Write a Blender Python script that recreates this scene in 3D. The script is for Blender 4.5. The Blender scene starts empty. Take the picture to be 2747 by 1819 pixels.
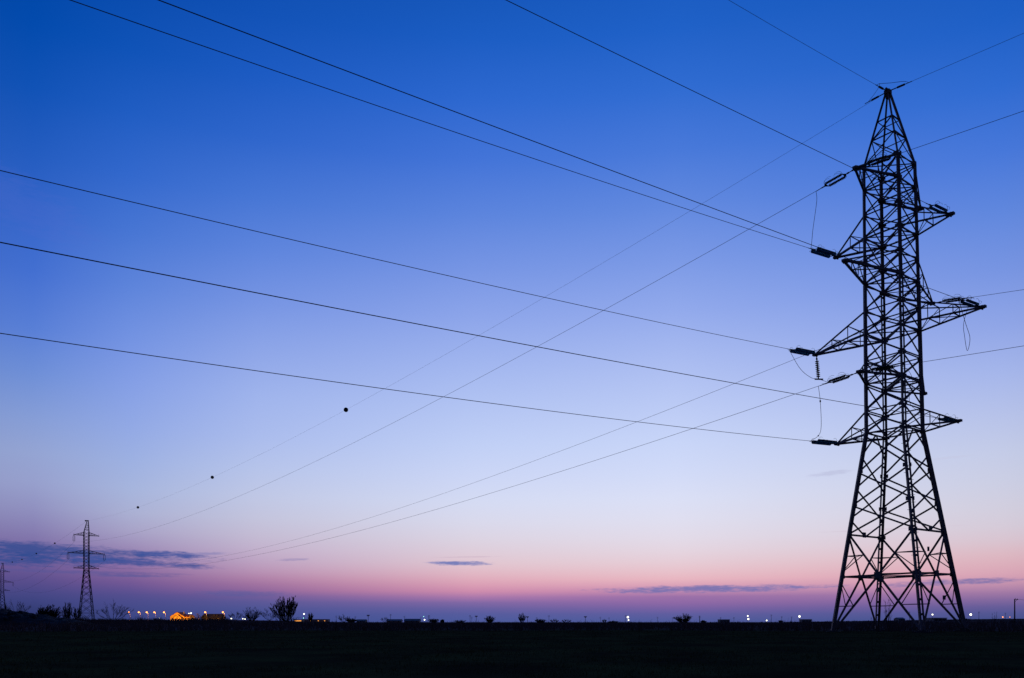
import bpy, math, random
from mathutils import Vector, Matrix, Quaternion, noise as mnoise
R = math.radians
random.seed(7)
sc = bpy.context.scene
COL = sc.collection

# ------------------------------------------------------------------ camera
F, CX, HY, W = 2239.0, 1373.5, 1669.0, 2747.0      # focal length and horizon row of the photograph
EYE = 0.45
cam = bpy.data.cameras.new('camera')
cam_ob = bpy.data.objects.new('camera', cam); COL.objects.link(cam_ob)
cam.sensor_width = 36.0; cam.sensor_fit = 'HORIZONTAL'
cam.lens = F / W * 36.0
cam.shift_y = (HY - 909.5) / W
cam.clip_start = 0.1; cam.clip_end = 30000
cam_ob.location = (0, 0, EYE); cam_ob.rotation_euler = (R(90), 0, 0)
sc.camera = cam_ob
sc.view_settings.view_transform = 'Standard'; sc.view_settings.look = 'None'
sc.view_settings.exposure = 0.0; sc.view_settings.gamma = 1.0
sc.view_settings.use_curve_mapping = False

# ------------------------------------------------------------------ dusk sky (world, by direction)
def lin(c):
    return tuple((v / 255 / 12.92 if v / 255 <= .04045 else ((v / 255 + .055) / 1.055) ** 2.4) for v in c)
SKY = {  # column of the photograph -> (row, colour)
 90: [(0,(0,72,170)),(200,(8,80,180)),(450,(38,94,194)),(700,(62,108,208)),(900,(90,128,215)),(1000,(110,143,215)),(1100,(130,155,215)),
      (1200,(148,165,212)),(1300,(152,160,205)),(1380,(142,140,188)),(1440,(130,118,172)),(1500,(115,95,155)),(1560,(88,77,140)),(1600,(66,70,132)),(1640,(50,60,115)),(1669,(42,52,100))],
 350: [(0,(9,76,175)),(200,(17,86,188)),(450,(46,102,204)),(700,(80,124,215)),(900,(114,146,226)),(1000,(129,156,229)),(1100,(141,165,230)),(1160,(148,170,228)),(1220,(155,175,226)),(1280,(163,180,224)),
      (1340,(169,181,218)),(1400,(171,172,206)),(1440,(165,155,194)),(1500,(144,118,170)),(1520,(143,112,165)),(1540,(132,102,156)),(1560,(118,89,150)),(1580,(99,83,147)),(1600,(81,78,142)),(1620,(72,76,139)),(1669,(56,68,128))],
 690: [(0,(15,80,180)),(200,(25,90,195)),(400,(48,103,205)),(560,(75,122,215)),(750,(105,140,225)),(900,(135,160,230)),(1050,(158,179,236)),
      (1150,(168,186,237)),(1220,(176,192,236)),(1280,(186,198,233)),(1340,(193,200,229)),(1400,(196,195,219)),(1440,(196,187,211)),(1480,(194,175,203)),(1520,(186,156,189)),(1540,(185,141,176)),(1560,(167,120,163)),(1582,(148,104,156)),(1600,(106,91,153)),(1622,(84,87,150)),(1650,(68,80,145)),(1669,(62,76,140))],
 1270: [(0,(18,85,185)),(200,(35,100,205)),(400,(60,112,215)),(600,(95,135,222)),(800,(132,158,232)),(1000,(165,185,240)),(1200,(193,208,246)),
      (1280,(204,214,246)),(1330,(211,219,245)),(1380,(216,219,240)),(1440,(220,213,228)),(1480,(222,205,218)),(1520,(226,196,206)),(1550,(225,175,190)),(1585,(212,143,173)),(1600,(176,122,172)),(1612,(134,106,166)),(1640,(88,92,157)),(1669,(76,91,157))],
 1810: [(0,(25,92,195)),(200,(40,105,208)),(400,(70,120,218)),(600,(105,142,225)),(800,(140,165,235)),(1000,(175,192,242)),(1200,(202,215,249)),
      (1290,(212,220,248)),(1350,(221,225,246)),(1430,(226,221,236)),(1480,(229,213,224)),(1520,(231,201,210)),(1555,(234,182,192)),(1582,(205,145,178)),(1597,(156,113,169)),(1623,(138,102,165)),(1641,(98,94,160)),(1669,(77,91,155))],
 2690: [(0,(25,92,195)),(200,(40,105,208)),(400,(68,118,218)),(600,(100,138,222)),(800,(130,155,228)),(1000,(165,182,235)),(1200,(195,203,232)),
      (1280,(202,206,229)),(1350,(209,207,224)),(1430,(215,202,215)),(1500,(222,180,190)),(1550,(215,160,180)),(1590,(160,120,165)),(1620,(110,95,155)),(1650,(75,85,145)),(1669,(68,80,138))],
}
ELS = [-10,0,.4,.75,1.05,1.3,1.5,1.7,1.9,2.15,2.5,2.9,3.4,4,4.8,5.7,6.8,8.2,10,12,14.5,17,20,23,26,29,32,35,38,43,55,90]
def column_ramp(px):
    az = math.atan((px - CX) / F)
    pts = sorted((math.degrees(math.atan((HY - y) / F * math.cos(az))), lin(c)) for y, c in SKY[px])
    def val(e):
        if e <= pts[0][0]: return pts[0][1]
        if e >= pts[-1][0]:                       # above the frame: on towards a deep blue zenith
            k = min(1, (e - pts[-1][0]) / 34) ** .8; z = lin((10, 36, 84))
            return tuple(a + (b - a) * k for a, b in zip(pts[-1][1], z))
        for (e0, c0), (e1, c1) in zip(pts, pts[1:]):
            if e0 <= e <= e1:
                k = (e - e0) / (e1 - e0); return tuple(a + (b - a) * k for a, b in zip(c0, c1))
    def smooth(e):
        w = .05 + .05 * max(0, e); n = 9; s = [0, 0, 0]
        for i in range(n):
            v = val(e + w * (i - 4) / 4)
            for j in range(3): s[j] += v[j] / n
        return s
    return math.degrees(az), [(e, smooth(e)) for e in ELS]
DARK = [(-10, lin((14,16,24))), (0, lin((40,42,62))), (6, lin((46,48,76))), (14, lin((34,48,86))), (40, lin((18,38,82))), (90, lin((10,36,84)))]
wd = bpy.data.worlds.new('World'); sc.world = wd; wd.use_nodes = True
nt = wd.node_tree; nt.nodes.clear()
def nd(t, **kw):
    n = nt.nodes.new(t)
    for k, v in kw.items(): setattr(n, k, v)
    return n
def math_n(op, a, b=None, c=None, clamp=False):
    n = nd('ShaderNodeMath', operation=op); n.use_clamp = clamp
    for i, v in enumerate((a, b, c)):
        if v is None: continue
        if isinstance(v, (int, float)): n.inputs[i].default_value = v
        else: nt.links.new(v, n.inputs[i])
    return n.outputs[0]
def mix_col(fac, a, b):
    n = nd('ShaderNodeMix', data_type='RGBA')
    nt.links.new(fac, n.inputs['Factor']) if not isinstance(fac, float) else setattr(n.inputs['Factor'], 'default_value', fac)
    for s, v in ((6, a), (7, b)):
        if isinstance(v, tuple): n.inputs[s].default_value = (*v, 1)
        else: nt.links.new(v, n.inputs[s])
    return n.outputs[2]
tc = nd('ShaderNodeTexCoord'); sep = nd('ShaderNodeSeparateXYZ'); nt.links.new(tc.outputs['Generated'], sep.inputs[0])
EL = math_n('MULTIPLY', math_n('ARCSINE', sep.outputs[2]), 180 / math.pi)
AZ = math_n('MULTIPLY', math_n('ARCTAN2', sep.outputs[0], sep.outputs[1]), 180 / math.pi)
FAC = math_n('MULTIPLY_ADD', EL, .01, .1, clamp=True)
def ramp_node(stops):
    r = nd('ShaderNodeValToRGB'); cr = r.color_ramp; cr.interpolation = 'LINEAR'
    nt.links.new(FAC, r.inputs[0])
    while len(cr.elements) < len(stops): cr.elements.new(.5)
    for el, (e, c) in zip(cr.elements, stops):
        el.position = (e + 10) / 100; el.color = (*c, 1)
    for el, (e, c) in zip(cr.elements, stops):
        el.position = (e + 10) / 100; el.color = (*c, 1)
    return r.outputs[0]
cols = [(-75, DARK)] + [column_ramp(px) for px in sorted(SKY)] + [(75, DARK)]
cur = ramp_node(cols[0][1])
for (a0, _), (a1, st) in zip(cols, cols[1:]):
    t = math_n('MULTIPLY_ADD', AZ, 1 / (a1 - a0), -a0 / (a1 - a0), clamp=True)
    cur = mix_col(t, cur, ramp_node(st))
# thin cloud bars low in the west: (azimuth, elevation, half width, half height, colour, amount, tilt)
CLOUDS = [(-30.0,4.32,9.5,.50,(50,76,144),.88,-.03),(-32.0,3.75,8.0,.45,(50,76,144),.9,-.02),(-24.0,3.72,5.0,.26,(62,82,152),.85,-.04),(-22.5,4.30,2.6,.24,(60,84,156),.85,-.03),
          (-27.5,3.05,6.0,.12,(84,86,152),.5,0),(-24.6,2.9,3.0,.11,(80,86,152),.6,0),
          (-20.0,4.42,1.5,.11,(128,126,180),.6,.04),(-14.7,4.15,1.3,.10,(140,130,180),.55,.05),(-3.5,4.02,2.4,.17,(112,122,184),.95,.0),(-3.4,4.45,2.6,.05,(200,175,195),.5,.02),
          (13.2,2.22,7.8,.27,(104,110,175),.85,.008),(27.6,2.42,4.2,.21,(110,108,170),.8,.03),
          (20.9,9.45,1.5,.17,(186,190,220),.6,.07),(27.6,9.9,1.4,.09,(196,198,224),.4,.03),(-18.0,1.86,3.0,.24,(74,90,156),.45,0),(-30.6,23.4,4.6,1.5,(84,108,204),.2,-.25),(24.5,5.8,4.5,.06,(208,192,208),.5,.01)]
cv = nd('ShaderNodeCombineXYZ'); nt.links.new(AZ, cv.inputs[0]); nt.links.new(math_n('MULTIPLY', EL, 5.0), cv.inputs[1])
nz = nd('ShaderNodeTexNoise'); nz.inputs['Scale'].default_value = .55; nz.inputs['Detail'].default_value = 6; nz.inputs['Roughness'].default_value = .6
nt.links.new(cv.outputs[0], nz.inputs['Vector'])
nz2 = nd('ShaderNodeTexNoise'); nz2.inputs['Scale'].default_value = 1.9; nz2.inputs['Detail'].default_value = 4; nz2.inputs['Roughness'].default_value = .6
nt.links.new(cv.outputs[0], nz2.inputs['Vector'])
NV = math_n('SUBTRACT', math_n('MULTIPLY_ADD', nz2.outputs['Fac'], .75, nz.outputs['Fac']), .875)
for a, e, w, h, c, amt, tilt in CLOUDS:
    da = math_n('SUBTRACT', AZ, a)
    de = math_n('SUBTRACT', math_n('SUBTRACT', EL, e), math_n('MULTIPLY', da, tilt))
    q = math_n('ADD', math_n('POWER', math_n('ABSOLUTE', math_n('MULTIPLY', da, 1 / w)), 2), math_n('POWER', math_n('ABSOLUTE', math_n('MULTIPLY', de, 1 / h)), 2))
    m = math_n('ADD', math_n('SUBTRACT', 1.0, q), math_n('MULTIPLY', NV, 2.5))
    mr = nd('ShaderNodeMapRange', interpolation_type='SMOOTHSTEP')
    nt.links.new(m, mr.inputs[0]); mr.inputs[1].default_value = -.25; mr.inputs[2].default_value = 1.15
    mr.inputs[3].default_value = 0; mr.inputs[4].default_value = amt
    cur = mix_col(mr.outputs[0], cur, lin(c))
bg = nd('ShaderNodeBackground'); nt.links.new(cur, bg.inputs[0]); bg.inputs[1].default_value = 1.0
wo = nd('ShaderNodeOutputWorld'); nt.links.new(bg.outputs[0], wo.inputs[0])

# ------------------------------------------------------------------ materials
def mat(name, c, c2=None, scale=4.0, rough=.7, metal=0.0, stretch=(1, 1, 1)):
    m = bpy.data.materials.new(name); m.use_nodes = True
    t = m.node_tree; b = t.nodes['Principled BSDF']
    b.inputs['Roughness'].default_value = rough; b.inputs['Metallic'].default_value = metal
    b.inputs['Specular IOR Level'].default_value = .3
    if c2 is None: c2 = tuple(v * .6 for v in c)
    tcn = t.nodes.new('ShaderNodeTexCoord'); mp = t.nodes.new('ShaderNodeMapping'); mp.inputs['Scale'].default_value = stretch
    n = t.nodes.new('ShaderNodeTexNoise'); n.inputs['Scale'].default_value = scale; n.inputs['Detail'].default_value = 6
    r = t.nodes.new('ShaderNodeValToRGB'); r.color_ramp.elements[0].position = .35; r.color_ramp.elements[1].position = .65
    r.color_ramp.elements[0].color = (*c, 1); r.color_ramp.elements[1].color = (*c2, 1)
    t.links.new(tcn.outputs['Object'], mp.inputs[0]); t.links.new(mp.outputs[0], n.inputs['Vector'])
    t.links.new(n.outputs['Fac'], r.inputs[0]); t.links.new(r.outputs[0], b.inputs['Base Color'])
    return m
def emit(name, c, s):
    m = bpy.data.materials.new(name); m.use_nodes = True
    t = m.node_tree; t.nodes.clear()
    e = t.nodes.new('ShaderNodeEmission'); e.inputs[0].default_value = (*c, 1); e.inputs[1].default_value = s
    o = t.nodes.new('ShaderNodeOutputMaterial'); t.links.new(e.outputs[0], o.inputs[0])
    return m
M_STEEL = mat('weathered_steel', (.26,.21,.225), (.18,.12,.115), 1.5, .6)
M_FAR = mat('dull_steel', (.12,.12,.125), (.08,.07,.07), 1.0, .7)
M_FIT = mat('dark_fitting', (.09,.09,.095), None, 8, .5)
M_GLASS = mat('teal_glass_insulator', (.08,.30,.36), (.05,.22,.28), 20, .15); M_GLASS.node_tree.nodes['Principled BSDF'].inputs['Transmission Weight'].default_value = .7
M_PORC = mat('brown_porcelain', (.045,.03,.025), None, 20, .25)
M_WIRE = mat('aluminium_conductor', (.13,.14,.15), None, 30, .5)
M_BALL = mat('red_marker_ball', (.12,.02,.015), None, 6, .5)
M_BALL2 = mat('dark_marker_ball', (.03,.02,.02), None, 6, .5)
M_BARK = mat('bare_bark', (.05,.04,.035), None, 10, .9)
M_GRASS = mat('short_grass', (.095,.098,.036), (.115,.110,.040), 9, .9)
M_DRY = mat('dry_weeds', (.17,.105,.10), (.13,.09,.09), 3, .95)
for _m in (M_GRASS, M_DRY): _m.node_tree.nodes['Principled BSDF'].inputs['Specular IOR Level'].default_value = 0
M_WALL = mat('yellow_render', (.62,.40,.12), (.55,.34,.09), 2, .85)
M_DWALL = mat('grey_render', (.34,.31,.32), None, 2, .85)
M_UNLIT = mat('darkened_unlit_render', (.07,.065,.065), None, 2, .9)  # colour darkened so the house stays unlit beside the street lamps
M_ROOF = mat('red_roof_tile', (.16,.05,.04), (.11,.035,.03), 6, .8)
M_DROOF = mat('dark_roof', (.26,.25,.28), None, 4, .7)
M_PANE = mat('dark_window_glass', (.02,.022,.03), None, 3, .1)
M_RUB = mat('dirt_rubble', (.05,.045,.05), (.03,.028,.028), 1.5, .95)
M_PALE = mat('pale_concrete', (.30,.30,.32), (.22,.22,.23), 5, .9)
M_CONC = mat('concrete_footing', (.10,.10,.10), None, 5, .9)
M_WOOD = mat('old_pole_wood', (.07,.055,.045), None, 5, .9)
M_SIGN = mat('enamel_plate', (.22,.22,.24), None, 6, .5)
E_ORANGE = emit('sodium_lamp_glow', (1.0,.33,.05), 4.6)
E_WHITE = emit('white_lamp_glow', (1.0,.97,.70), 3.5)
E_GREEN = emit('green_lamp_glow', (.35,1.0,.75), 2.2)
E_WIN = emit('lit_window_glow', (1.0,.38,.08), 1.2)

# ------------------------------------------------------------------ mesh helpers
class MB:
    def __init__(s): s.v = []; s.f = []
    def add(s, vs, fs):
        o = len(s.v); s.v += [tuple(p) for p in vs]; s.f += [tuple(i + o for i in f) for f in fs]
    def frame(s, p, q, up):
        d = (q - p).normalized()
        if abs(d.dot(up)) > .98: up = Vector((1, 0, 0)) if abs(d.x) < .9 else Vector((0, 1, 0))
        a = d.cross(up).normalized(); return a, a.cross(d).normalized()
    def prism(s, p, q, prof, up=Vector((0, 0, 1))):
        p, q = Vector(p), Vector(q)
        if (q - p).length < 1e-5: return
        a, b = s.frame(p, q, Vector(up)); n = len(prof)
        vs = [p + a * x + b * y for x, y in prof] + [q + a * x + b * y for x, y in prof]
        s.add(vs, [(i, (i + 1) % n, (i + 1) % n + n, i + n) for i in range(n)] + [tuple(range(n - 1, -1, -1)), tuple(range(n, 2 * n))])
    def angle(s, p, q, w, up=(0, 0, 1)):          # an L-section bar
        t = w * .16; h = w / 2
        s.prism(p, q, [(-h, -h), (h, -h), (h, -h + t), (-h + t, -h + t), (-h + t, h), (-h, h)], up)
    def rect(s, p, q, w, h, up=(0, 0, 1)):
        s.prism(p, q, [(-w/2, -h/2), (w/2, -h/2), (w/2, h/2), (-w/2, h/2)], up)
    def box(s, c, sx, sy, sz, rot=None):
        c = Vector(c); vs = []
        for x in (-1, 1):
            for y in (-1, 1):
                for z in (-1, 1):
                    p = Vector((x * sx / 2, y * sy / 2, z * sz / 2))
                    vs.append(c + (rot @ p if rot else p))
        s.add(vs, [(0,1,3,2),(4,6,7,5),(0,4,5,1),(2,3,7,6),(0,2,6,4),(1,5,7,3)])
    def tube(s, pts, r, n=6, r1=None):
        pts = [Vector(p) for p in pts]; o = len(s.v); m = len(pts)
        ref = Vector((0, 0, 1))
        for i, p in enumerate(pts):
            d = (pts[min(i + 1, m - 1)] - pts[max(i - 1, 0)]).normalized()
            u = ref if abs(d.dot(ref)) < .98 else Vector((1, 0, 0))
            a = d.cross(u).normalized(); b = a.cross(d)
            k = i / max(1, m - 1); rr = r if r1 is None else r + (r1 - r) * k
            for j in range(n):
                t = 2 * math.pi * j / n; s.v.append(tuple(p + a * rr * math.cos(t) + b * rr * math.sin(t)))
        for i in range(m - 1):
            for j in range(n):
                s.f.append((o + i*n + j, o + i*n + (j+1) % n, o + (i+1)*n + (j+1) % n, o + (i+1)*n + j))
        s.f.append(tuple(o + j for j in range(n))[::-1]); s.f.append(tuple(o + (m-1)*n + j for j in range(n)))
    def lathe(s, prof, axis='x', c=(0, 0, 0), n=12):   # prof: (along, radius)
        o = len(s.v); m = len(prof)
        for t, r in prof:
            for j in range(n):
                g = 2 * math.pi * j / n; y, z = r * math.cos(g), r * math.sin(g)
                p = (t, y, z) if axis == 'x' else (y, z, t)
                s.v.append((p[0] + c[0], p[1] + c[1], p[2] + c[2]))
        for i in range(m - 1):
            for j in range(n):
                s.f.append((o + i*n + j, o + i*n + (j+1) % n, o + (i+1)*n + (j+1) % n, o + (i+1)*n + j))
    def ball(s, c, r, n=12, sz=1.0):
        k = n // 2
        s.lathe([(-r * sz * math.cos(math.pi * i / k), max(1e-4, r * math.sin(math.pi * i / k))) for i in range(k + 1)], 'z', c, n)
    def build(s, name, m, parent=None, smooth=False):
        me = bpy.data.meshes.new(name); me.from_pydata(s.v, [], s.f); me.materials.append(m)
        if smooth: me.polygons.foreach_set('use_smooth', [True] * len(me.polygons))
        me.update()
        o = bpy.data.objects.new(name, me); COL.objects.link(o)
        if parent: o.parent = parent
        return o
def tag(o, label=None, cat=None, group=None, kind=None):
    if label: o['label'] = label
    if cat: o['category'] = cat
    if group: o['group'] = group
    if kind: o['kind'] = kind
    return o
def thing(name, label, cat, loc=(0, 0, 0), group=None, quat=None):
    o = bpy.data.objects.new(name, None); COL.objects.link(o); o.location = loc; o.empty_display_size = .2
    if quat is not None: o.rotation_mode = 'QUATERNION'; o.rotation_quaternion = quat
    return tag(o, label, cat, group)
def kids(o): return [c for c in bpy.data.objects if c.parent == o]
def dup(o, loc, label, parent=None):
    c = o.copy(); COL.objects.link(c); c.parent = parent
    if parent is None: c.location = loc; c['label'] = label
    for ch in kids(o): dup(ch, None, None, c)
    return c
def lerp(p, q, k): return Vector(p) + (Vector(q) - Vector(p)) * k
def sstep(a, b, x):
    t = max(0, min(1, (x - a) / (b - a))); return t * t * (3 - 2 * t)

# ------------------------------------------------------------------ ground
def ground_z(x, y):
    d = math.hypot(x, y); az = math.degrees(math.atan2(x, y))
    z = -.55 + .42 * sstep(4, 44, d)
    dd = max(0, min(d, 1500) - 80)
    front = sstep(120, 60, abs(az)) if abs(az) > 60 else 1
    z += dd * (.0042 * sstep(14, 33, az) + .0030 * sstep(-9, -19, az)) * front
    z += .05 * mnoise.noise(Vector((x * .08, y * .08, 0))) * min(1, d / 12) + .018 * mnoise.noise(Vector((x * .5, y * .5, 3)))
    return z
def ground_sheet():
    radii = [0.0]; r = 1.0
    while r < 6000: radii.append(r); r = r * 1.045 + .05
    angs = []
    a = -180.0
    while a < 180: angs.append(a); a += .75 if -50 <= a < 50 else 4
    n = len(angs); v = [(0, 0, ground_z(0, 0))]; f = []
    for r in radii[1:]:
        for a in angs:
            x, y = r * math.sin(R(a)), r * math.cos(R(a)); v.append((x, y, ground_z(x, y)))
    for j in range(n): f.append((0, 1 + (j + 1) % n, 1 + j))
    for i in range(len(radii) - 2):
        for j in range(n):
            a, b = 1 + i*n + j, 1 + i*n + (j+1) % n; f.append((a, b, b + n, a + n))
    me = bpy.data.meshes.new('ground'); me.from_pydata(v, [], f)
    me.polygons.foreach_set('use_smooth', [True] * len(me.polygons)); me.update()
    o = bpy.data.objects.new('ground', me); COL.objects.link(o); o['kind'] = 'structure'
    m = bpy.data.materials.new('field_ground'); m.use_nodes = True; t = m.node_tree; b = t.nodes['Principled BSDF']
    b.inputs['Roughness'].default_value = .95; b.inputs['Specular IOR Level'].default_value = 0
    tcn = t.nodes.new('ShaderNodeTexCoord'); sp = t.nodes.new('ShaderNodeVectorMath'); sp.operation = 'LENGTH'
    t.links.new(tcn.outputs['Object'], sp.inputs[0])
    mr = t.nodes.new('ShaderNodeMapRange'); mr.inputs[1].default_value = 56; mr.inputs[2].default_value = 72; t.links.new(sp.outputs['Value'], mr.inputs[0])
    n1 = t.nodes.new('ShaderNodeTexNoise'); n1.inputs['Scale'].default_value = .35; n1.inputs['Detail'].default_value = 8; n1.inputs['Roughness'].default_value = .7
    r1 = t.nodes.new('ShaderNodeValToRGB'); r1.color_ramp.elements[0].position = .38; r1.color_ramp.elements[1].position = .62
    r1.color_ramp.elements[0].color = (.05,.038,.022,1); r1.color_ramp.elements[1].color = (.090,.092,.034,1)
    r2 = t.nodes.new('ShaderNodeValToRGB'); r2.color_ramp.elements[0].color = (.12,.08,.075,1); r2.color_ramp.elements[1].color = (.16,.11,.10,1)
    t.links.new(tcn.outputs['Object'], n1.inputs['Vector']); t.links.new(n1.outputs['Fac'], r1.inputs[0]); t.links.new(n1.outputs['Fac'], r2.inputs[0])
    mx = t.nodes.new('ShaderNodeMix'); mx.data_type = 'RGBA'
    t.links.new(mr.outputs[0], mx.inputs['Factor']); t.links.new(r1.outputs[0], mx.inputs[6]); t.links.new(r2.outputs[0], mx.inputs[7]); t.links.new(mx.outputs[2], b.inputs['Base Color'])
    n2 = t.nodes.new('ShaderNodeTexNoise'); n2.inputs['Scale'].default_value = 6; n2.inputs['Detail'].default_value = 6
    bp = t.nodes.new('ShaderNodeBump'); bp.inputs['Strength'].default_value = .8; bp.inputs['Distance'].default_value = .05
    t.links.new(tcn.outputs['Object'], n2.inputs['Vector']); t.links.new(n2.outputs['Fac'], bp.inputs['Height']); t.links.new(bp.outputs[0], b.inputs['Normal'])
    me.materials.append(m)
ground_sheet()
def grass(name, m, label, cat, d0, d1, n, h0, h1, w, az0=-48, az1=48):
    mb = MB(); rnd = random.Random(11)
    for i in range(n):
        d = math.exp(rnd.uniform(math.log(d0), math.log(d1))); a = R(rnd.uniform(az0, az1))
        x, y = d * math.sin(a), d * math.cos(a)
        if mnoise.noise(Vector((x * .25, y * .25, 9))) < -.25: continue
        z = ground_z(x, y) - .02
        for k in range(3):
            h = rnd.uniform(h0, h1) * (.75 + .5 * (mnoise.noise(Vector((x * .6, y * .6, 5))) + .5)); g = rnd.uniform(0, 6.28); ww = w * d / d0 * .5 + w * .5
            dx, dy = math.cos(g), math.sin(g); bx, by = x + rnd.uniform(-.08, .08) * d / d0, y + rnd.uniform(-.08, .08)
            lx, ly = rnd.uniform(-.6, .6) * h, rnd.uniform(-.6, .6) * h
            mb.add([(bx - dx*ww, by - dy*ww, z), (bx + dx*ww, by + dy*ww, z), (bx + lx, by + ly, z + h)], [(0, 1, 2)])
    tag(mb.build(name, m), label, cat, kind='stuff')
grass('field_grass', M_GRASS, 'short dark grass covering the near field', 'grass', 9, 58, 26000, .03, .10, .006)
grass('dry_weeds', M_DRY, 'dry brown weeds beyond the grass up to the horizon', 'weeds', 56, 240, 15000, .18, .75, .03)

# ------------------------------------------------------------------ the big angle pylon
TX, TY, YAW, LEAN = 23.836, 51.5, R(39), R(-1.12)
T_MAT = Matrix.Translation((TX, TY, 0)) @ Matrix.Rotation(LEAN, 4, 'Y') @ Matrix.Rotation(YAW, 4, 'Z')
def TW(x, y, z): return T_MAT @ Vector((x, y, z))
ZO = EYE
def half(z):
    z -= ZO
    if z < 11.72: return 2.755 + (z + .41) * (1.181 - 2.755) / 12.13
    return 1.181 + (z - 11.72) * (1.067 - 1.181) / 16.45
def cpt(c, z, out=0.0): return Vector((c[0] * (half(z) + out), c[1] * (half(z) + out), z))
CL, CS, CT, CR = (-1, 1), (1, 1), (-1, -1), (1, -1)         # the four corners
FACES = [(CL, CT, Vector((-1, 0, 0))), (CT, CR, Vector((0, -1, 0))), (CR, CS, Vector((1, 0, 0))), (CS, CL, Vector((0, 1, 0)))]
ARM_Z = [26.71, 23.78, 20.90, 17.86, 14.75, 11.67]; ARM_L = [3.976, 3.523, 5.40, 5.138, 4.009, 3.706]
ARM_Z = [z + ZO for z in ARM_Z]
UP = [z + ZO for z in (11.72, 13.1, 14.75, 16.2, 17.86, 19.3, 20.90, 22.3, 23.78, 25.2, 26.71, 28.15)]
Z0, ZD, ZH = -.25, 2.87 + ZO, 5.47 + ZO
tower = thing('lattice_pylon', 'tall dark angle pylon with six crossarm levels, towering close on the right', 'pylon', (TX, TY, 0), 'lattice pylons of the power line')
tower.matrix_world = T_MAT
def brace(name, bars, w, face_n, parent=None, plates=()):
    mb = MB()
    for i, (p, q) in enumerate(bars):
        off = face_n * (.035 if i % 2 else -.035)
        mb.rect(Vector(p) + off, Vector(q) + off, w * .92, w * .55, face_n)
    for c, sz in plates:
        a = Vector((0, 0, 1)).cross(face_n)
        rot = Matrix((a, face_n, Vector((0, 0, 1)))).transposed()
        mb.box(Vector(c) + face_n * .075, sz, .014, sz * .8, rot)
    return mb.build(name, M_STEEL, parent or tower)
top_z = UP[-1]
for c in (CL, CS, CT, CR):                                   # built-up legs: two angles side by side, tied by battens
    mb = MB(); tang = Vector((-c[1], c[0], 0)).normalized(); rad = Vector((c[0], c[1], 0)).normalized()
    for z0, z1, wt, gap, rd in ((Z0, 11.72 + ZO, .105, .029, .20), (11.72 + ZO, 20.9 + ZO, .092, .024, .17), (20.9 + ZO, top_z, .09, .0, .14)):
        for sd in (-1, 1):
            o = tang * sd * (gap + wt / 2)
            w_, r_, t_ = sd * wt / 2, rd / 2, .022
            pf = [(-w_, r_ - t_), (w_ - sd * t_, r_ - t_), (w_ - sd * t_, -r_), (w_, -r_), (w_, r_), (-w_, r_)]
            mb.prism(cpt(c, z0) + o, cpt(c, z1) + o, pf if sd > 0 else pf[::-1], rad)
        z = z0 + .3
        while z < z1 and gap > 0:
            p = cpt(c, z); mb.rect(p - Vector((0, 0, .07)), p + Vector((0, 0, .07)), .12, .03, rad); z += .86
    for z in UP + [ZD, ZH, 7.3 + ZO, 9.35 + ZO]:             # gusset plates at the nodes
        for ax in (0, 1):
            p = cpt(c, z); g = .24 if z > 11 else .26
            if ax == 0: mb.box(p + Vector((c[0] * .10, -c[1] * .12, 0)), .012, g, g * .9)
            else: mb.box(p + Vector((-c[0] * .12, c[1] * .10, 0)), g, .012, g * .9)
    if c == CT:
        z = 3.0
        while z < top_z:                                      # step bolts
            p = cpt(c, z); mb.rect(p, p + tang * (.26 if int(z * 2) % 2 else -.26), .022, .022); z += .45
    leg = mb.build('leg', M_STEEL, tower)
    fb = MB(); p = cpt(c, 0)
    fb.prism((p.x, p.y, -.5), (p.x, p.y, -.05), [(-.4,-.4),(.4,-.4),(.4,.4),(-.4,.4)]); fb.box((p.x, p.y, -.02), .5, .5, .05)
    fb.build('footing', M_CONC, leg)
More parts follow.
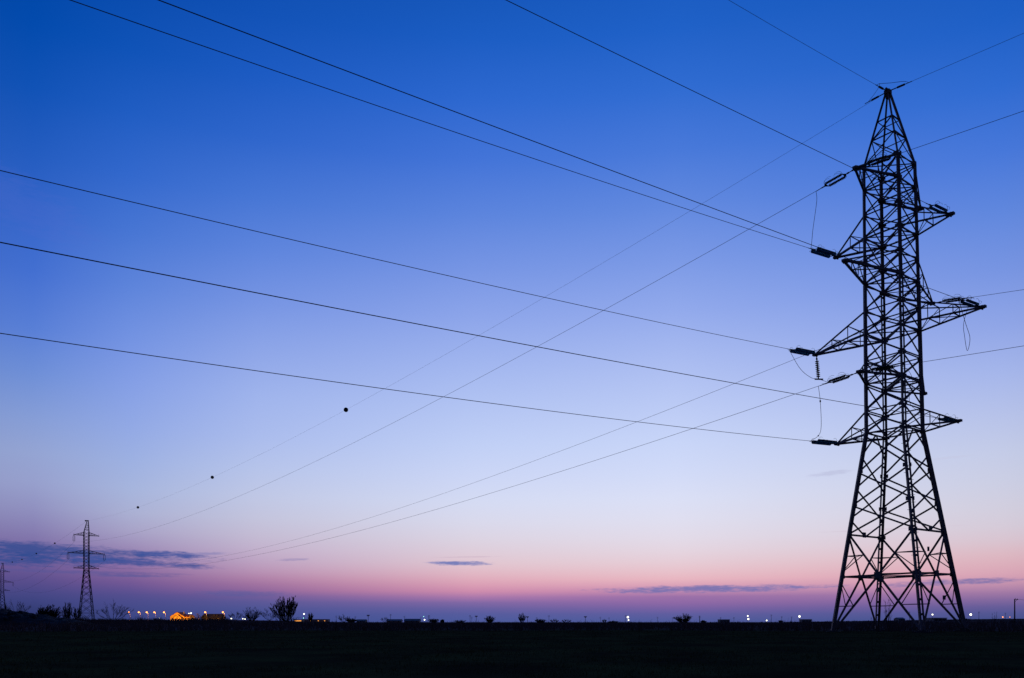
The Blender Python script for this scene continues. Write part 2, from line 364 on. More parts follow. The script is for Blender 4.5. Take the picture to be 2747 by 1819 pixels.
for fi, (c0, c1, n) in enumerate(FACES):
    P = lambda c, z: cpt(c, z)
    mid = lambda z: (cpt(c0, z) + cpt(c1, z)) / 2
    # splayed base: beams at ZD, V above, inverted V below, with secondary bracing
    brace('base_beam', [(P(c0, ZD), P(c1, ZD))], .11, n, plates=[(mid(ZD), .46)])
    brace('base_brace', [(P(c0, Z0 + .15), mid(ZD)), (P(c1, Z0 + .15), mid(ZD))], .13, n)
    brace('base_brace', [(P(c0, ZH), mid(ZD)), (P(c1, ZH), mid(ZD))], .12, n)
    for c in (c0, c1):
        sec = []
        k = (4.15 + ZO - ZD) / (ZH - ZD); vp = lerp(mid(ZD), P(c, ZH), k)
        sec += [(P(c, 4.15 + ZO), vp), (vp, P(c, 3.15 + ZO))]
        lo = Z0 + .15; k = (1.05 + ZO - lo) / (ZD - lo); vq = lerp(P(c, lo), mid(ZD), k)
        sec += [(P(c, 1.05 + ZO), vq), (vq, P(c, 2.55 + ZO))]
        brace('secondary_brace', sec[:2], .055, n); brace('secondary_brace', sec[2:], .055, n)
    if fi in (0, 2):
        zz = [ZH, 7.3 + ZO, 9.35 + ZO, 11.6 + ZO]
        for a, b in zip(zz, zz[1:]):
            brace('cross_brace', [(P(c0, a + .08), P(c1, b - .08)), (P(c1, a + .08), P(c0, b - .08))], .105, n)
    else:
        brace('horizontal_strut', [(P(c0, ZH), P(c1, ZH))], .12, n, plates=[(mid(ZH) + Vector((0, 0, .1)), .42)])
        brace('cross_brace', [(mid(ZH), P(c0, 6.35 + ZO)), (mid(ZH), P(c1, 6.35 + ZO))], .10, n)
        zz = [6.45 + ZO, 8.3 + ZO, 10.25 + ZO]
        for a, b in zip(zz, zz[1:]):
            brace('cross_brace', [(P(c0, a + .08), P(c1, b - .08)), (P(c1, a + .08), P(c0, b - .08))], .10, n)
        brace('cross_brace', [(mid(11.72 + ZO), P(c0, 10.35 + ZO)), (mid(11.72 + ZO), P(c1, 10.35 + ZO))], .10, n)
    for i, z in enumerate(UP):
        brace('horizontal_strut', [(P(c0, z), P(c1, z))], .10 if i % 2 == 0 else .075, n)
    for i, (a, b) in enumerate(zip(UP, UP[1:])):
        brace('cross_brace', [(P(c0, a + .1), P(c1, b - .1)), (P(c1, a + .1), P(c0, b - .1))], .095 - .02 * (i / 10), n)
for z, w in ((ZD, .08), (4.15 + ZO, .05), (1.05 + ZO, .05)):     # plan bracing
    mb = MB()
    if z == ZD:
        ms = [(cpt(a, z) + cpt(b, z)) / 2 for a, b, _ in FACES]
        for i in range(4): mb.angle(ms[i] + Vector((0, 0, .06)), ms[(i + 1) % 4] + Vector((0, 0, .06)), w)
    else:
        for c in (CL, CS, CT, CR):
            lo = Z0 + .15
            p = cpt(c, z); s = half(ZH) * (z - ZD) / (ZH - ZD) if z > 3 else half(lo) * (1 - (z - lo) / (ZD - lo))
            mb = MB(); mb.angle((c[0] * s, p.y, z), (p.x, c[1] * s, z), w); mb.build('plan_brace', M_STEEL, tower)
    if z == ZD: mb.build('plan_brace', M_STEEL, tower)
for z in UP[::2] + [UP[-1]]:                                  # plan cross inside the body at each arm level
    mb = MB(); mb.angle(cpt(CL, z + .05), cpt(CR, z + .05), .07); mb.angle(cpt(CT, z - .05), cpt(CS, z - .05), .07); mb.build('plan_brace', M_STEEL, tower)
APEX = 32.745 + ZO
def ppt(c, z):
    k = (z - top_z) / (APEX - top_z); s = half(top_z) * (1 - k) + .07 * k
    return Vector((c[0] * s, c[1] * s, z))
peak = MB()
for c in (CL, CS, CT, CR): peak.angle(cpt(c, top_z), ppt(c, APEX), .11, Vector((c[0], c[1], 0)))
pk = peak.build('peak', M_STEEL, tower)
PZ = [top_z, 29.75 + ZO, 30.9 + ZO, 31.75 + ZO]
for fi, (c0, c1, n) in enumerate(FACES):
    mb = MB()
    for i, z in enumerate(PZ[1:3]): mb.angle(ppt(c0, z), ppt(c1, z), .06, n)
    for i, (a, b) in enumerate(zip(PZ, PZ[1:3])):
        p, q = (c0, c1) if (i + fi) % 2 else (c1, c0); mb.angle(ppt(p, a), ppt(q, b), .06, n)
        if i == 0: mb.angle(ppt(q, a + .1), ppt(p, b), .05, n)
    mb.build('peak_brace', M_STEEL, pk)
mb = MB(); mb.box((0, 0, APEX - .05), .34, .34, .22); mb.box((0, 0, APEX + .1), .5, .1, .1); mb.box((0, 0, APEX - .3), .2, .2, .3); mb.build('cap_plate', M_STEEL, pk)
TIP = {}
for i, z in enumerate(ARM_Z):
    zt = min(z + 1.42, top_z)
    for sgn in (-1, 1):
        if i % 2 == 0: ax = Vector((sgn, 0, 0)); cs = [(sgn, 1), (sgn, -1)]
        else: ax = Vector((0, -sgn, 0)); cs = [(1, -sgn), (-1, -sgn)]     # sgn +1 points along B (local -y)
        L = ARM_L[i]; tip = ax * L + Vector((0, 0, z)); TIP[i, sgn] = tip
        arm = MB()
        n = ax.cross(Vector((0, 0, 1)))
        bot = [(cpt(c, z), tip + n * ((cpt(c, z)).dot(n) * .07)) for c in cs]
        top = [(cpt(c, zt), tip + n * ((cpt(c, z)).dot(n) * .05) + Vector((0, 0, .06))) for c in cs]
        for p, q in bot: arm.angle(p, q, .115)
        for p, q in top: arm.angle(p, q, .075)
        a_ob = arm.build('crossarm', M_STEEL, tower)
        fr = (.34, .66) if L > 4.5 else (.5,)
        lac = MB()
        for s in (0, 1):
            prev = bot[s][0]
            for k in fr:
                b_, t_ = lerp(*bot[s], k), lerp(*top[s], k)
                lac.angle(b_, t_, .04); lac.angle(prev, t_, .045); prev = b_
        pr = 0
        for j, k in enumerate(fr):
            lac.angle(lerp(*bot[0], k), lerp(*bot[1], k), .055); lac.angle(lerp(*bot[j % 2], pr), lerp(*bot[1 - j % 2], k), .05)
            lac.angle(lerp(*top[0], k), lerp(*top[1], k), .045); pr = k
        lac.build('lacing', M_STEEL, a_ob)
        tp_ = MB(); rot = Matrix((ax, n, Vector((0, 0, 1)))).transposed()
        tp_.box(tip + ax * .02, .46, .24, .13, rot); tp_.box(tip + Vector((0, 0, .02)), .14, .36, .06, rot); tp_.box(tip + ax * .03 - Vector((0, 0, .05)), .06, .26, .16, rot)
        for s in (-1, 1): tp_.box(tip + ax * .06 + n * s * .14, .14, .04, .14, rot)
        tp_.build('tip_plate', M_STEEL, a_ob)
for c, z, off, sz, nm in ((CS, ZD - .1, (0, 0, 0), (.34, .04, .28), 'sign_plate'), (CS, ZD - .75, (-.05, 0, 0), (.22, .04, .30), 'sign_plate'), (CR, 1.9, (-.9, .5, 0), (.17, .04, .26), 'sign_plate'), (CR, 4.9, (-.95, .8, 0), (.12, .04, .28), 'sign_plate')):
    mb = MB(); p = cpt(c, z) + Vector(off); rot = Matrix.Rotation(-YAW, 3, 'Z')
    mb.box(p + rot @ Vector((0, -.12, 0)), *sz, rot); mb.build(nm, M_SIGN, tower)
def tipw(i, s): return T_MAT @ TIP[i, s]
def horn(mb, p, s, up):                                      # curved arcing horn
    mb.tube([Vector(p) + Vector((s * .30 * (1 - math.cos(a)), up[0] * .26 * math.sin(a), up[1] * .26 * math.sin(a))) for a in [i * .55 for i in range(5)]], .008, 4)

# ------------------------------------------------------------------ insulator strings
def disc_profile(x0, n, pitch, r):
    pr = [(x0, .02)]
    for i in range(n):
        x = x0 + i * pitch
        pr += [(x, .045), (x + pitch * .25, .05), (x + pitch * .42, r * .9), (x + pitch * .55, r), (x + pitch * .68, r * .85), (x + pitch * .72, .03), (x + pitch, .03)]
    return pr
def make_string(kind, label, group, loc, quat):
    t = thing('insulator_string', label, 'insulator', loc, group, quat)
    link, n, pitch, r, m = (.60, 12, .088, .085, M_PORC) if kind == 'short' else (.42, 13, .10, .08, M_GLASS) if kind == 'slim' else (.40, 17, .125, .125, M_GLASS)
    sp = .15 if kind == 'slim' else .20; xs, xe = link + .12, link + .12 + n * pitch
    mb = MB(); mb.tube([(0, 0, 0), (link, 0, 0)], .028, 6); mb.box((.12, 0, 0), .12, .09, .05); mb.box((link * .7, 0, 0), .14, .07, .07); mb.build('link_rod', M_FIT, t)
    for x, d in ((link, 1), (xe + .12, -1)):
        y = MB(); y.add([(x - .06*d, -.05, -.012), (x - .06*d, .05, -.012), (x + .09*d, sp + .05, -.012), (x + .09*d, -sp - .05, -.012), (x - .06*d, -.05, .012), (x - .06*d, .05, .012), (x + .09*d, sp + .05, .012), (x + .09*d, -sp - .05, .012)],
              [(0,1,2,3),(7,6,5,4),(0,4,5,1),(1,5,6,2),(2,6,7,3),(3,7,4,0)])
        for s in (-1, 1): y.tube([(x + .07*d, s*sp, 0), (x + .15*d, s*sp, 0)], .02, 5)
        yo = y.build('yoke_plate', M_FIT, t)
        h = MB()
        for s in (-1, 1):
            for u in ((s, .25), (s * .3, 1.0)): horn(h, (x + .05*d, s * sp, 0), d, u)
        h.build('arcing_horn', M_FIT, yo)
    for s in (-1, 1):
        d = MB(); d.lathe(disc_profile(xs, n, pitch, r), 'x', (0, s * sp, 0), 12); d.build('disc_stack', m, t)
    cl = MB(); cl.tube([(xe + .17, 0, 0), (xe + .40, 0, 0)], .035, 6); cl.tube([(xe + .40, 0, 0), (xe + .75, 0, -.01)], .022, 6); cl.build('dead_end_clamp', M_FIT, t)
    t['_len'] = xe + .6; return t, xe + .6
def aim(d): return Vector(d).to_track_quat('X', 'Z')

# ------------------------------------------------------------------ suspension pylons of the far line
def make_suspension(label):
    root = thing('suspension_pylon', label, 'pylon', (0, 0, 0), 'lattice pylons of the power line')
    H = [(0, 2.05), (16.4, .70), (28.3, .70)]
    def hw(z):
        for (a, p), (b, q) in zip(H, H[1:]):
            if z <= b: return p + (q - p) * (z - a) / (b - a)
        return .7
    def c_(c, z): return Vector((c[0] * hw(z), c[1] * hw(z), z))
    low = [0, 3.3, 5.9, 8.2, 10.2, 12.0, 13.6, 15.1, 16.4]; up = [16.4 + i * .99 for i in range(13)]
    TOPX = .35
    def pk_(c, z):
        k = (z - 28.3) / 3.45; return Vector((c[0] * (.7 * (1 - k) + .22 * k) + TOPX * k, c[1] * (.7 * (1 - k) + .15 * k), z))
    for c in (CL, CS, CT, CR):
        mb = MB(); mb.angle(c_(c, -.3), c_(c, 16.4), .17); mb.angle(c_(c, 16.4), c_(c, 28.3), .15); mb.angle(c_(c, 28.3), pk_(c, 31.75), .11); mb.build('leg', M_FAR, root)
    for c0, c1, n in FACES:
        for zs, w in ((low, .10), (up, .075)):
            mb = MB()
            for a, b in zip(zs, zs[1:]):
                mb.angle(c_(c0, a) + n*.03, c_(c1, b) + n*.03, w, n); mb.angle(c_(c1, a) - n*.03, c_(c0, b) - n*.03, w, n)
            if zs is low:
                mb.angle(c_(c0, 3.3), c_(c1, 3.3), .11, n); mb.angle(c_(c0, 16.4), c_(c1, 16.4), .11, n)
            mb.build('face_bracing', M_FAR, root)
        mb = MB()
        for i in range(5):
            a, b = 28.3 + i * .69, 28.3 + (i + 1) * .69
            p, q = (c0, c1) if i % 2 else (c1, c0); mb.angle(pk_(p, a), pk_(q, b), .06, n); mb.angle(pk_(p, b), pk_(q, b), .06, n)
        mb.build('peak_bracing', M_FAR, root)
    mb = MB(); mb.box((TOPX - .25, 0, 31.8), 1.1, .3, .22); mb.box((TOPX - .6, 0, 31.65), .25, .2, .3); mb.build('peak_bracket', M_FAR, root)
    for z, L in ((27.2, 3.45), (21.65, 5.05), (17.05, 3.45)):
        for s in (-1, 1):
            mb = MB(); tip = Vector((s * L, 0, z))
            for y in (-1, 1):
                p, q = Vector((s * .7, y * .7, z)), Vector((s * .7, y * .7, z + .95)); mb.angle(p, tip, .14); mb.angle(q, tip + Vector((0, 0, .05)), .10)
                ks = (.3, .6) if L < 4 else (.25, .5, .75)
                last = p
                for k in ks:
                    mb.angle(lerp(p, tip, k), lerp(q, tip, k), .06); mb.angle(last, lerp(q, tip, k), .06); last = lerp(p, tip, k)
            mb.box(tip, .25, .3, .22); mb.tube([tip, tip + Vector((0, 0, .55))], .03, 4)
            mb.build('crossarm', M_FAR, root)
    return root
LINE = R(37)                                                 # heading of the far line
LD = Vector((-math.sin(LINE), math.cos(LINE), 0)); LA = Vector((math.cos(LINE), math.sin(LINE), 0))
P2 = Vector((-131.1, 257.1, 0)); P2.z = -.05
P3 = Vector((-273.6, 448.0, 0)); P3.z = .3
s2 = make_suspension('slender suspension pylon with three crossarms, distant left, nearer of the two far ones')
s2.location = P2; s2.rotation_euler = (0, 0, LINE)
s3 = dup(s2, P3, 'smallest suspension pylon, cut by the left edge of the photo')
s3.rotation_euler = (0, 0, LINE)
def make_hang(label, loc):
    t = thing('hanging_insulator', label, 'insulator', loc, 'hanging insulator strings of the suspension pylons'); t.rotation_euler = (0, 0, LINE)
    for s in (-1, 1):
        mb = MB(); mb.lathe([(-z, r) for z, r in disc_profile(.25, 11, .13, .12)], 'z', (s * .24, 0, 0), 8); mb.build('disc_stack', M_PORC, t)
    for z in (-.22, -1.76):
        mb = MB(); mb.box((0, 0, z), .6, .05, .08); mb.tube([(0, 0, z), (0, 0, z + (.22 if z > -1 else -.34))], .03, 5); mb.build('yoke_plate', M_FIT, t)
    return t
HZ = -2.1
ends2, ends3 = {}, {}
h0 = None
for key, x, z, nm in (('top', -3.45, 27.2, 'under the left tip of the top crossarm'), ('mid_near', -5.05, 21.65, 'under the left tip of the middle crossarm'), ('mid_far', 5.05, 21.65, 'under the right tip of the middle crossarm')):
    for base, ends, who in ((P2, ends2, 'of the nearer suspension pylon'), (P3, ends3, 'of the farthest pylon')):
        p = base + LA * x + Vector((0, 0, z - .1)); ends[key] = p + Vector((0, 0, HZ))
        if base is P3 and key != 'mid_far': continue          # outside the frame
        lb = 'thin double insulator ' + nm + ' ' + who
        if h0 is None: h0 = make_hang(lb, p)
        else: dup(h0, p, lb).rotation_euler = (0, 0, LINE)
ends2['g'] = P2 + LA * .1 + Vector((0, 0, 31.7)); ends3['g'] = P3 + LA * .1 + Vector((0, 0, 31.7))

# ------------------------------------------------------------------ wires
def wire(label, p, q, sag, r=.016, n=90, group=None, t1=1.0):
    mb = MB(); pts = []
    for i in range(n + 1):
        k = (i / n) * t1; pts.append(lerp(p, q, k) - Vector((0, 0, 4 * sag * k * (1 - k))))
    mb.tube(pts, r, 6)
    o = mb.build('power_line', M_WIRE, None, True); tag(o, label, 'power line', group)
    return lambda k: lerp(p, q, k) - Vector((0, 0, 4 * sag * k * (1 - k)))
def sag_dir(p, q, sag):
    d = (q - p); d.z -= 4 * sag; return d.normalized()
STR = {}
def strung(i, s, kind, q, sag, lab_s, lab_w, tag_key, grp_s, grp_w, r=.0125):
    p = tipw(i, s); d = sag_dir(p, q, sag)
    p0 = p + d * .12
    t, ln = make_string(kind, lab_s, grp_s, p0, aim(d))
    e = p0 + d * ln; STR[tag_key] = (e, d)
    if kind == 'short' and tag_key.startswith('right'): pass
    return wire(lab_w, e, q, sag, r, group=grp_w), e
# line off to the far left (towards the suspension pylons)
GF = 'wires running to the far left pylons'; GN = 'wires passing overhead to the upper left'; GR = 'wires running off to the right'
GSF, GSN, GSR = 'double insulator strings of the far line', 'teal double insulator strings of the overhead line', 'double insulator strings of the right line'
FAR_SAG = {'top': 5.4, 'mid_far': 6.4, 'mid_near': 6.3}
for i, s, key, a, b in ((0, -1, 'top', 'dark double insulator slanting down left from the topmost left crossarm tip', 'steep power line from the topmost left crossarm, just under the wire with balls'),
                        (2, 1, 'mid_far', 'dark double insulator behind the tower body from the middle right crossarm tip', 'upper of the two low power lines converging on the far pylon'),
                        (4, -1, 'mid_near', 'dark double insulator slanting left beside the tower below the hanging one', 'lower of the two low power lines converging on the far pylon')):
    strung(i, s, 'short', ends2[key], FAR_SAG[key], a, b, 'far' + str(i), GSF, GF)
def g_attach(d): return TW(0, 0, APEX) + Vector(d).normalized() * .75 + Vector((0, 0, .0))
gdir = (ends2['g'] - TW(0, 0, APEX)).normalized()
G_FAR = wire('thin shield wire carrying dark balls from the pylon peak to the far pylon', TW(0, 0, APEX) + gdir * .1, ends2['g'], 4.5, .0075, group=GF)
# overhead line towards the upper left, passing the camera
ND = R(39); NDIR = -Vector((math.cos(ND), math.sin(ND), 0))
NEAR_M = {(1, 1): (-3, 400, -.0485), (1, -1): (1, 400, -.1205), (3, 1): (-3.5, 400, -.041), (3, -1): (1, 280, -.1012), (5, 1): (-.5, 280, -.078), (5, -1): (.5, 200, -.0848)}   # heading, span, slope at the tower
LBN = {(1, 1): ('glass double insulator lying over the upper right crossarm tip', 'thick power line from the top edge middle to the upper right crossarm'),
       (1, -1): ('teal glass double insulator at the upper left crossarm tip', 'power line just under the steepest pair, ending at the upper left crossarm'),
       (3, 1): ('glass double insulator lying over the longest right crossarm', 'power line from top left corner passing behind the tower to the longest right crossarm'),
       (3, -1): ('teal glass double insulator at the longest left crossarm tip', 'power line entering at the left edge highest, ending at the longest left crossarm'),
       (5, 1): ('glass double insulator lying along the lowest right crossarm', 'power line entering mid left edge and passing behind the tower to the lowest right crossarm'),
       (5, -1): ('teal glass double insulator at the lowest left crossarm tip', 'lowest power line from the left edge, ending at the lowest left crossarm')}
for (i, s), m in NEAR_M.items():
    an = R(39 + m[0]); q = tipw(i, s) - Vector((math.cos(an), math.sin(an), 0)) * m[1]; q.z = tipw(i, s).z
    strung(i, s, 'slim' if s > 0 else 'long', q, -m[2] * m[1] / 4, LBN[i, s][0], LBN[i, s][1], 'near%d%d' % (i, s), GSN, GN, .0135)
q = TW(0, 0, APEX) + NDIR * 280; sagn = .123 * 280 / 4
wire('blurred shield wire from the top edge right of centre to the pylon peak', TW(0, 0, APEX) + sag_dir(TW(0, 0, APEX), q, sagn) * .1, q, sagn, .0095, group=GN)
# line off to the right
RD = R(39); RDIR = Vector((math.sin(RD), -math.cos(RD), 0))
for i, s, m, a, b in ((0, -1, -.099, 'dark double insulator lying along the topmost crossarm towards the right', 'power line from the topmost crossarm to the right edge, second from top'),
                      (2, 1, -.147, 'dark double insulator above the longest right crossarm', 'power line to the right edge above the longest right crossarm tip'),
                      (4, -1, -.083, 'dark double insulator crossing inside the lower tower body', 'lowest power line leaving the tower to the right edge')):
    q = tipw(i, s) + RDIR * 280; q.z = tipw(i, s).z
    strung(i, s, 'short', q, -m * 280 / 4, a, b, 'right' + str(i), GSR, GR)
q = TW(0, 0, APEX) + RDIR * 280; q.z = TW(0, 0, APEX).z
wire('shield wire from the pylon peak to the right edge, topmost on that side', TW(0, 0, APEX) + sag_dir(TW(0, 0, APEX), q, 5.3) * .1, q, 5.3, .0095, group=GR)
# second span of the far line
for key, lb in (('top', 'faint sagging wire from the nearer far pylon to the left edge, upper'), ('mid_near', 'faint sagging wire left of the nearer far pylon, middle one'), ('mid_far', 'faint sagging wire left of the nearer far pylon, lowest one')):
    wire(lb, ends2[key], ends3[key], 6.6 if key == 'top' else 6.2, .02, 60, 'faint wires between the two far pylons')
G_FAR2 = wire('faint shield wire with small balls between the two far pylons', ends2['g'], ends3['g'], 3.0, .014, 60, 'faint wires between the two far pylons')
# marker balls
def px_of(p): return CX + F * p.x / p.y
def k_for_px(fn, px):
    lo, hi = 0.0, 1.0
    for _ in range(50):
        mid = (lo + hi) / 2
        if px_of(fn(mid)) > px: lo = mid
        else: hi = mid
    return lo
ball0 = None
for fn, px, lb in ((G_FAR, 928, 'largest dark ball on the shield wire, mid left of the sky'), (G_FAR, 569.5, 'second largest dark ball on the shield wire, between the largest ball and the far pylon'),
                   (G_FAR, 370, 'dark ball on the shield wire nearest the right of the far pylon'), (G_FAR2, 147, 'reddish small ball on the wire, first left of the far pylon'),
                   (G_FAR2, 97.5, 'small ball second left of the far pylon over the blue cloud'), (G_FAR2, 59, 'tiny ball third left of the far pylon'), (G_FAR2, 33, 'tiniest ball, close to the leftmost pylon')):
    p = fn(k_for_px(fn, px))
    if ball0 is None:
        mb = MB(); mb.ball((0, 0, 0), .31, 20); ball0 = mb.build('marker_ball', M_BALL2, None, True); ball0.location = p
        c = MB(); c.tube([(.24, -.3, 0), (.34, -.42, 0)], .03, 6); c.tube([(-.24, .3, 0), (-.34, .42, 0)], .03, 6); c.build('wire_clamp', M_FIT, ball0)
        tag(ball0, lb, 'marker ball', 'marker balls on the shield wire')
    else: dup(ball0, p, lb)
# jumper loops joining the lines
def spline(pts, n=10):
    pts = [Vector(p) for p in pts]; P = [pts[0] * 2 - pts[1]] + pts + [pts[-1] * 2 - pts[-2]]; out = []
    for i in range(1, len(P) - 2):
        for j in range(n):
            t = j / n; a, b, c, d = P[i-1], P[i], P[i+1], P[i+2]
            out.append(.5 * (2*b + (c - a)*t + (2*a - 5*b + 4*c - d)*t*t + (3*b - a - 3*c + d)*t**3))
    return out + [pts[-1]]
def at(px, py, d): return Vector(((px - CX) / F * d, d, EYE + (HY - py) / F * d))
GJ = 'jumper cables joining the lines at the pylon'
def jumper(label, pts, r=.014, clamps=()):
    root = MB(); path = spline(pts); root.tube(path, r, 6)
    o = root.build('jumper_cable', M_WIRE, None, True); tag(o, label, 'jumper cable', GJ)
    for k in clamps:
        i = int(k * (len(path) - 2)); c = MB(); c.tube([path[i], path[i + 1]], .045, 6); c.build('cable_clamp', M_FIT, o)
S = 1.16004
def wire_px(key, px):
    e, d = STR[key]; t = 0.0
    while px_of(e + d * t) > px and t < 6: t += .02
    return e + d * t
a0 = wire_px('far0', 1887 * S)
b0 = STR['near1-1'][0]
jumper('long jumper hanging from the topmost left line to the teal insulator below', [a0, at(1889*S, 458*S, 50.2), at(1887*S, 480*S, 50.4), at(1880*S, 530*S, 51.0), at(1876*S, 570*S, lerp(a0, b0, .95).y), b0])
a0 = wire_px('far4', 1893 * S); b0 = STR['near5-1'][0]
jumper('jumper with two clamps hanging from the lower left line to the lowest insulator', [a0, at(1897*S, 930*S, a0.y * .7 + b0.y * .3), at(1899*S, 985*S, a0.y * .4 + b0.y * .6), at(1893*S, 1007*S, b0.y * .9 + a0.y * .1), b0], .014, (.25, .78))
p_h = tipw(3, -1) + Vector((.0, 0, -.1))
hs = thing('pin_insulator', 'ribbed insulator hanging alone under the longest left crossarm tip', 'insulator', p_h)
mb = MB(); mb.tube([(0, 0, .05), (0, 0, -.3)], .03, 6); mb.box((0, 0, -.2), .1, .05, .12); mb.build('link_rod', M_FIT, hs)
mb = MB(); mb.lathe([(-z, r) for z, r in disc_profile(.3, 9, .125, .14)], 'z', (0, 0, 0), 12); mb.build('disc_stack', M_PORC, hs)
mb = MB(); mb.tube([(-.25, 0, -1.52), (.3, 0, -1.58)], .05, 6); mb.tube([(0, 0, -1.42), (0, 0, -1.54)], .04, 6); mb.build('suspension_clamp', M_FIT, hs)
hs.rotation_euler = (0, R(-5), 0)
pb = p_h + Vector((.12, -.05, -1.55)); b0 = STR['near3-1'][0]; e, d = STR['far4']
jumper('jumper from the longest left insulator down to the hanging ribbed insulator', [b0, at(1850*S, 852*S, b0.y), at(1875*S, 873*S, b0.y * .4 + pb.y * .6), pb, at(1915*S, 885*S, lerp(pb, e, .6).y), e + Vector((0, 0, .06))])
e, d = STR['right2']; b0 = STR['near31'][0]
jumper('slack jumper loop hanging below the longest right crossarm', [e, at(2229*S, 745*S, e.y), at(2231*S, 780*S, 50.5), at(2237*S, 811*S, 49.5), at(2243*S, 782*S, 48.7), at(2233*S, 748*S, 47.6), b0 + Vector((0, 0, -.05))])
e, d = STR['right4']; b0 = STR['near51'][0]
jumper('thin jumper looping inside the lower tower to the lowest right insulator', [e, at(2441*S/S, 1000, 50.5), at(2449, 1030, 50.2), at(2439, 1068, 50.0), at(2452, 1095, 49.0), b0])
ap = TW(0, 0, APEX)
for lb, q0, q1 in (('small wire loop over the pylon peak towards the right', sag_dir(ap, ap + RDIR * 280, 5.3), sag_dir(ap, ap + NDIR * 280, sagn)), ('small wire loop on the left of the pylon peak', gdir, sag_dir(ap, ap + NDIR * 280, sagn))):
    jumper(lb, [ap + q0 * 1.3, ap + q0 * 1.0 + Vector((0, 0, .2)), ap + (q0 + q1) * .45 + Vector((0, 0, .22)), ap + q1 * 1.0 + Vector((0, 0, .2)), ap + q1 * 1.4], .012)
for nm, dv in (('right', sag_dir(ap, ap + RDIR * 280, 5.3)), ('near left', sag_dir(ap, ap + NDIR * 280, sagn)), ('far left', gdir)):
    t = thing('wire_clamp', 'short dead-end clamp at the pylon peak on the %s shield wire' % nm, 'clamp', ap, 'shield wire clamps at the peak', aim(dv))
    mb = MB(); mb.tube([(.1, 0, 0), (.62, 0, 0)], .03, 6); mb.build('link_rod', M_FIT, t)
    mb = MB(); mb.tube([(.6, 0, 0), (1.05, 0, 0)], .06, 8); mb.tube([(1.05, 0, 0), (1.5, 0, 0)], .022, 6); mb.build('clamp_body', M_FIT, t)

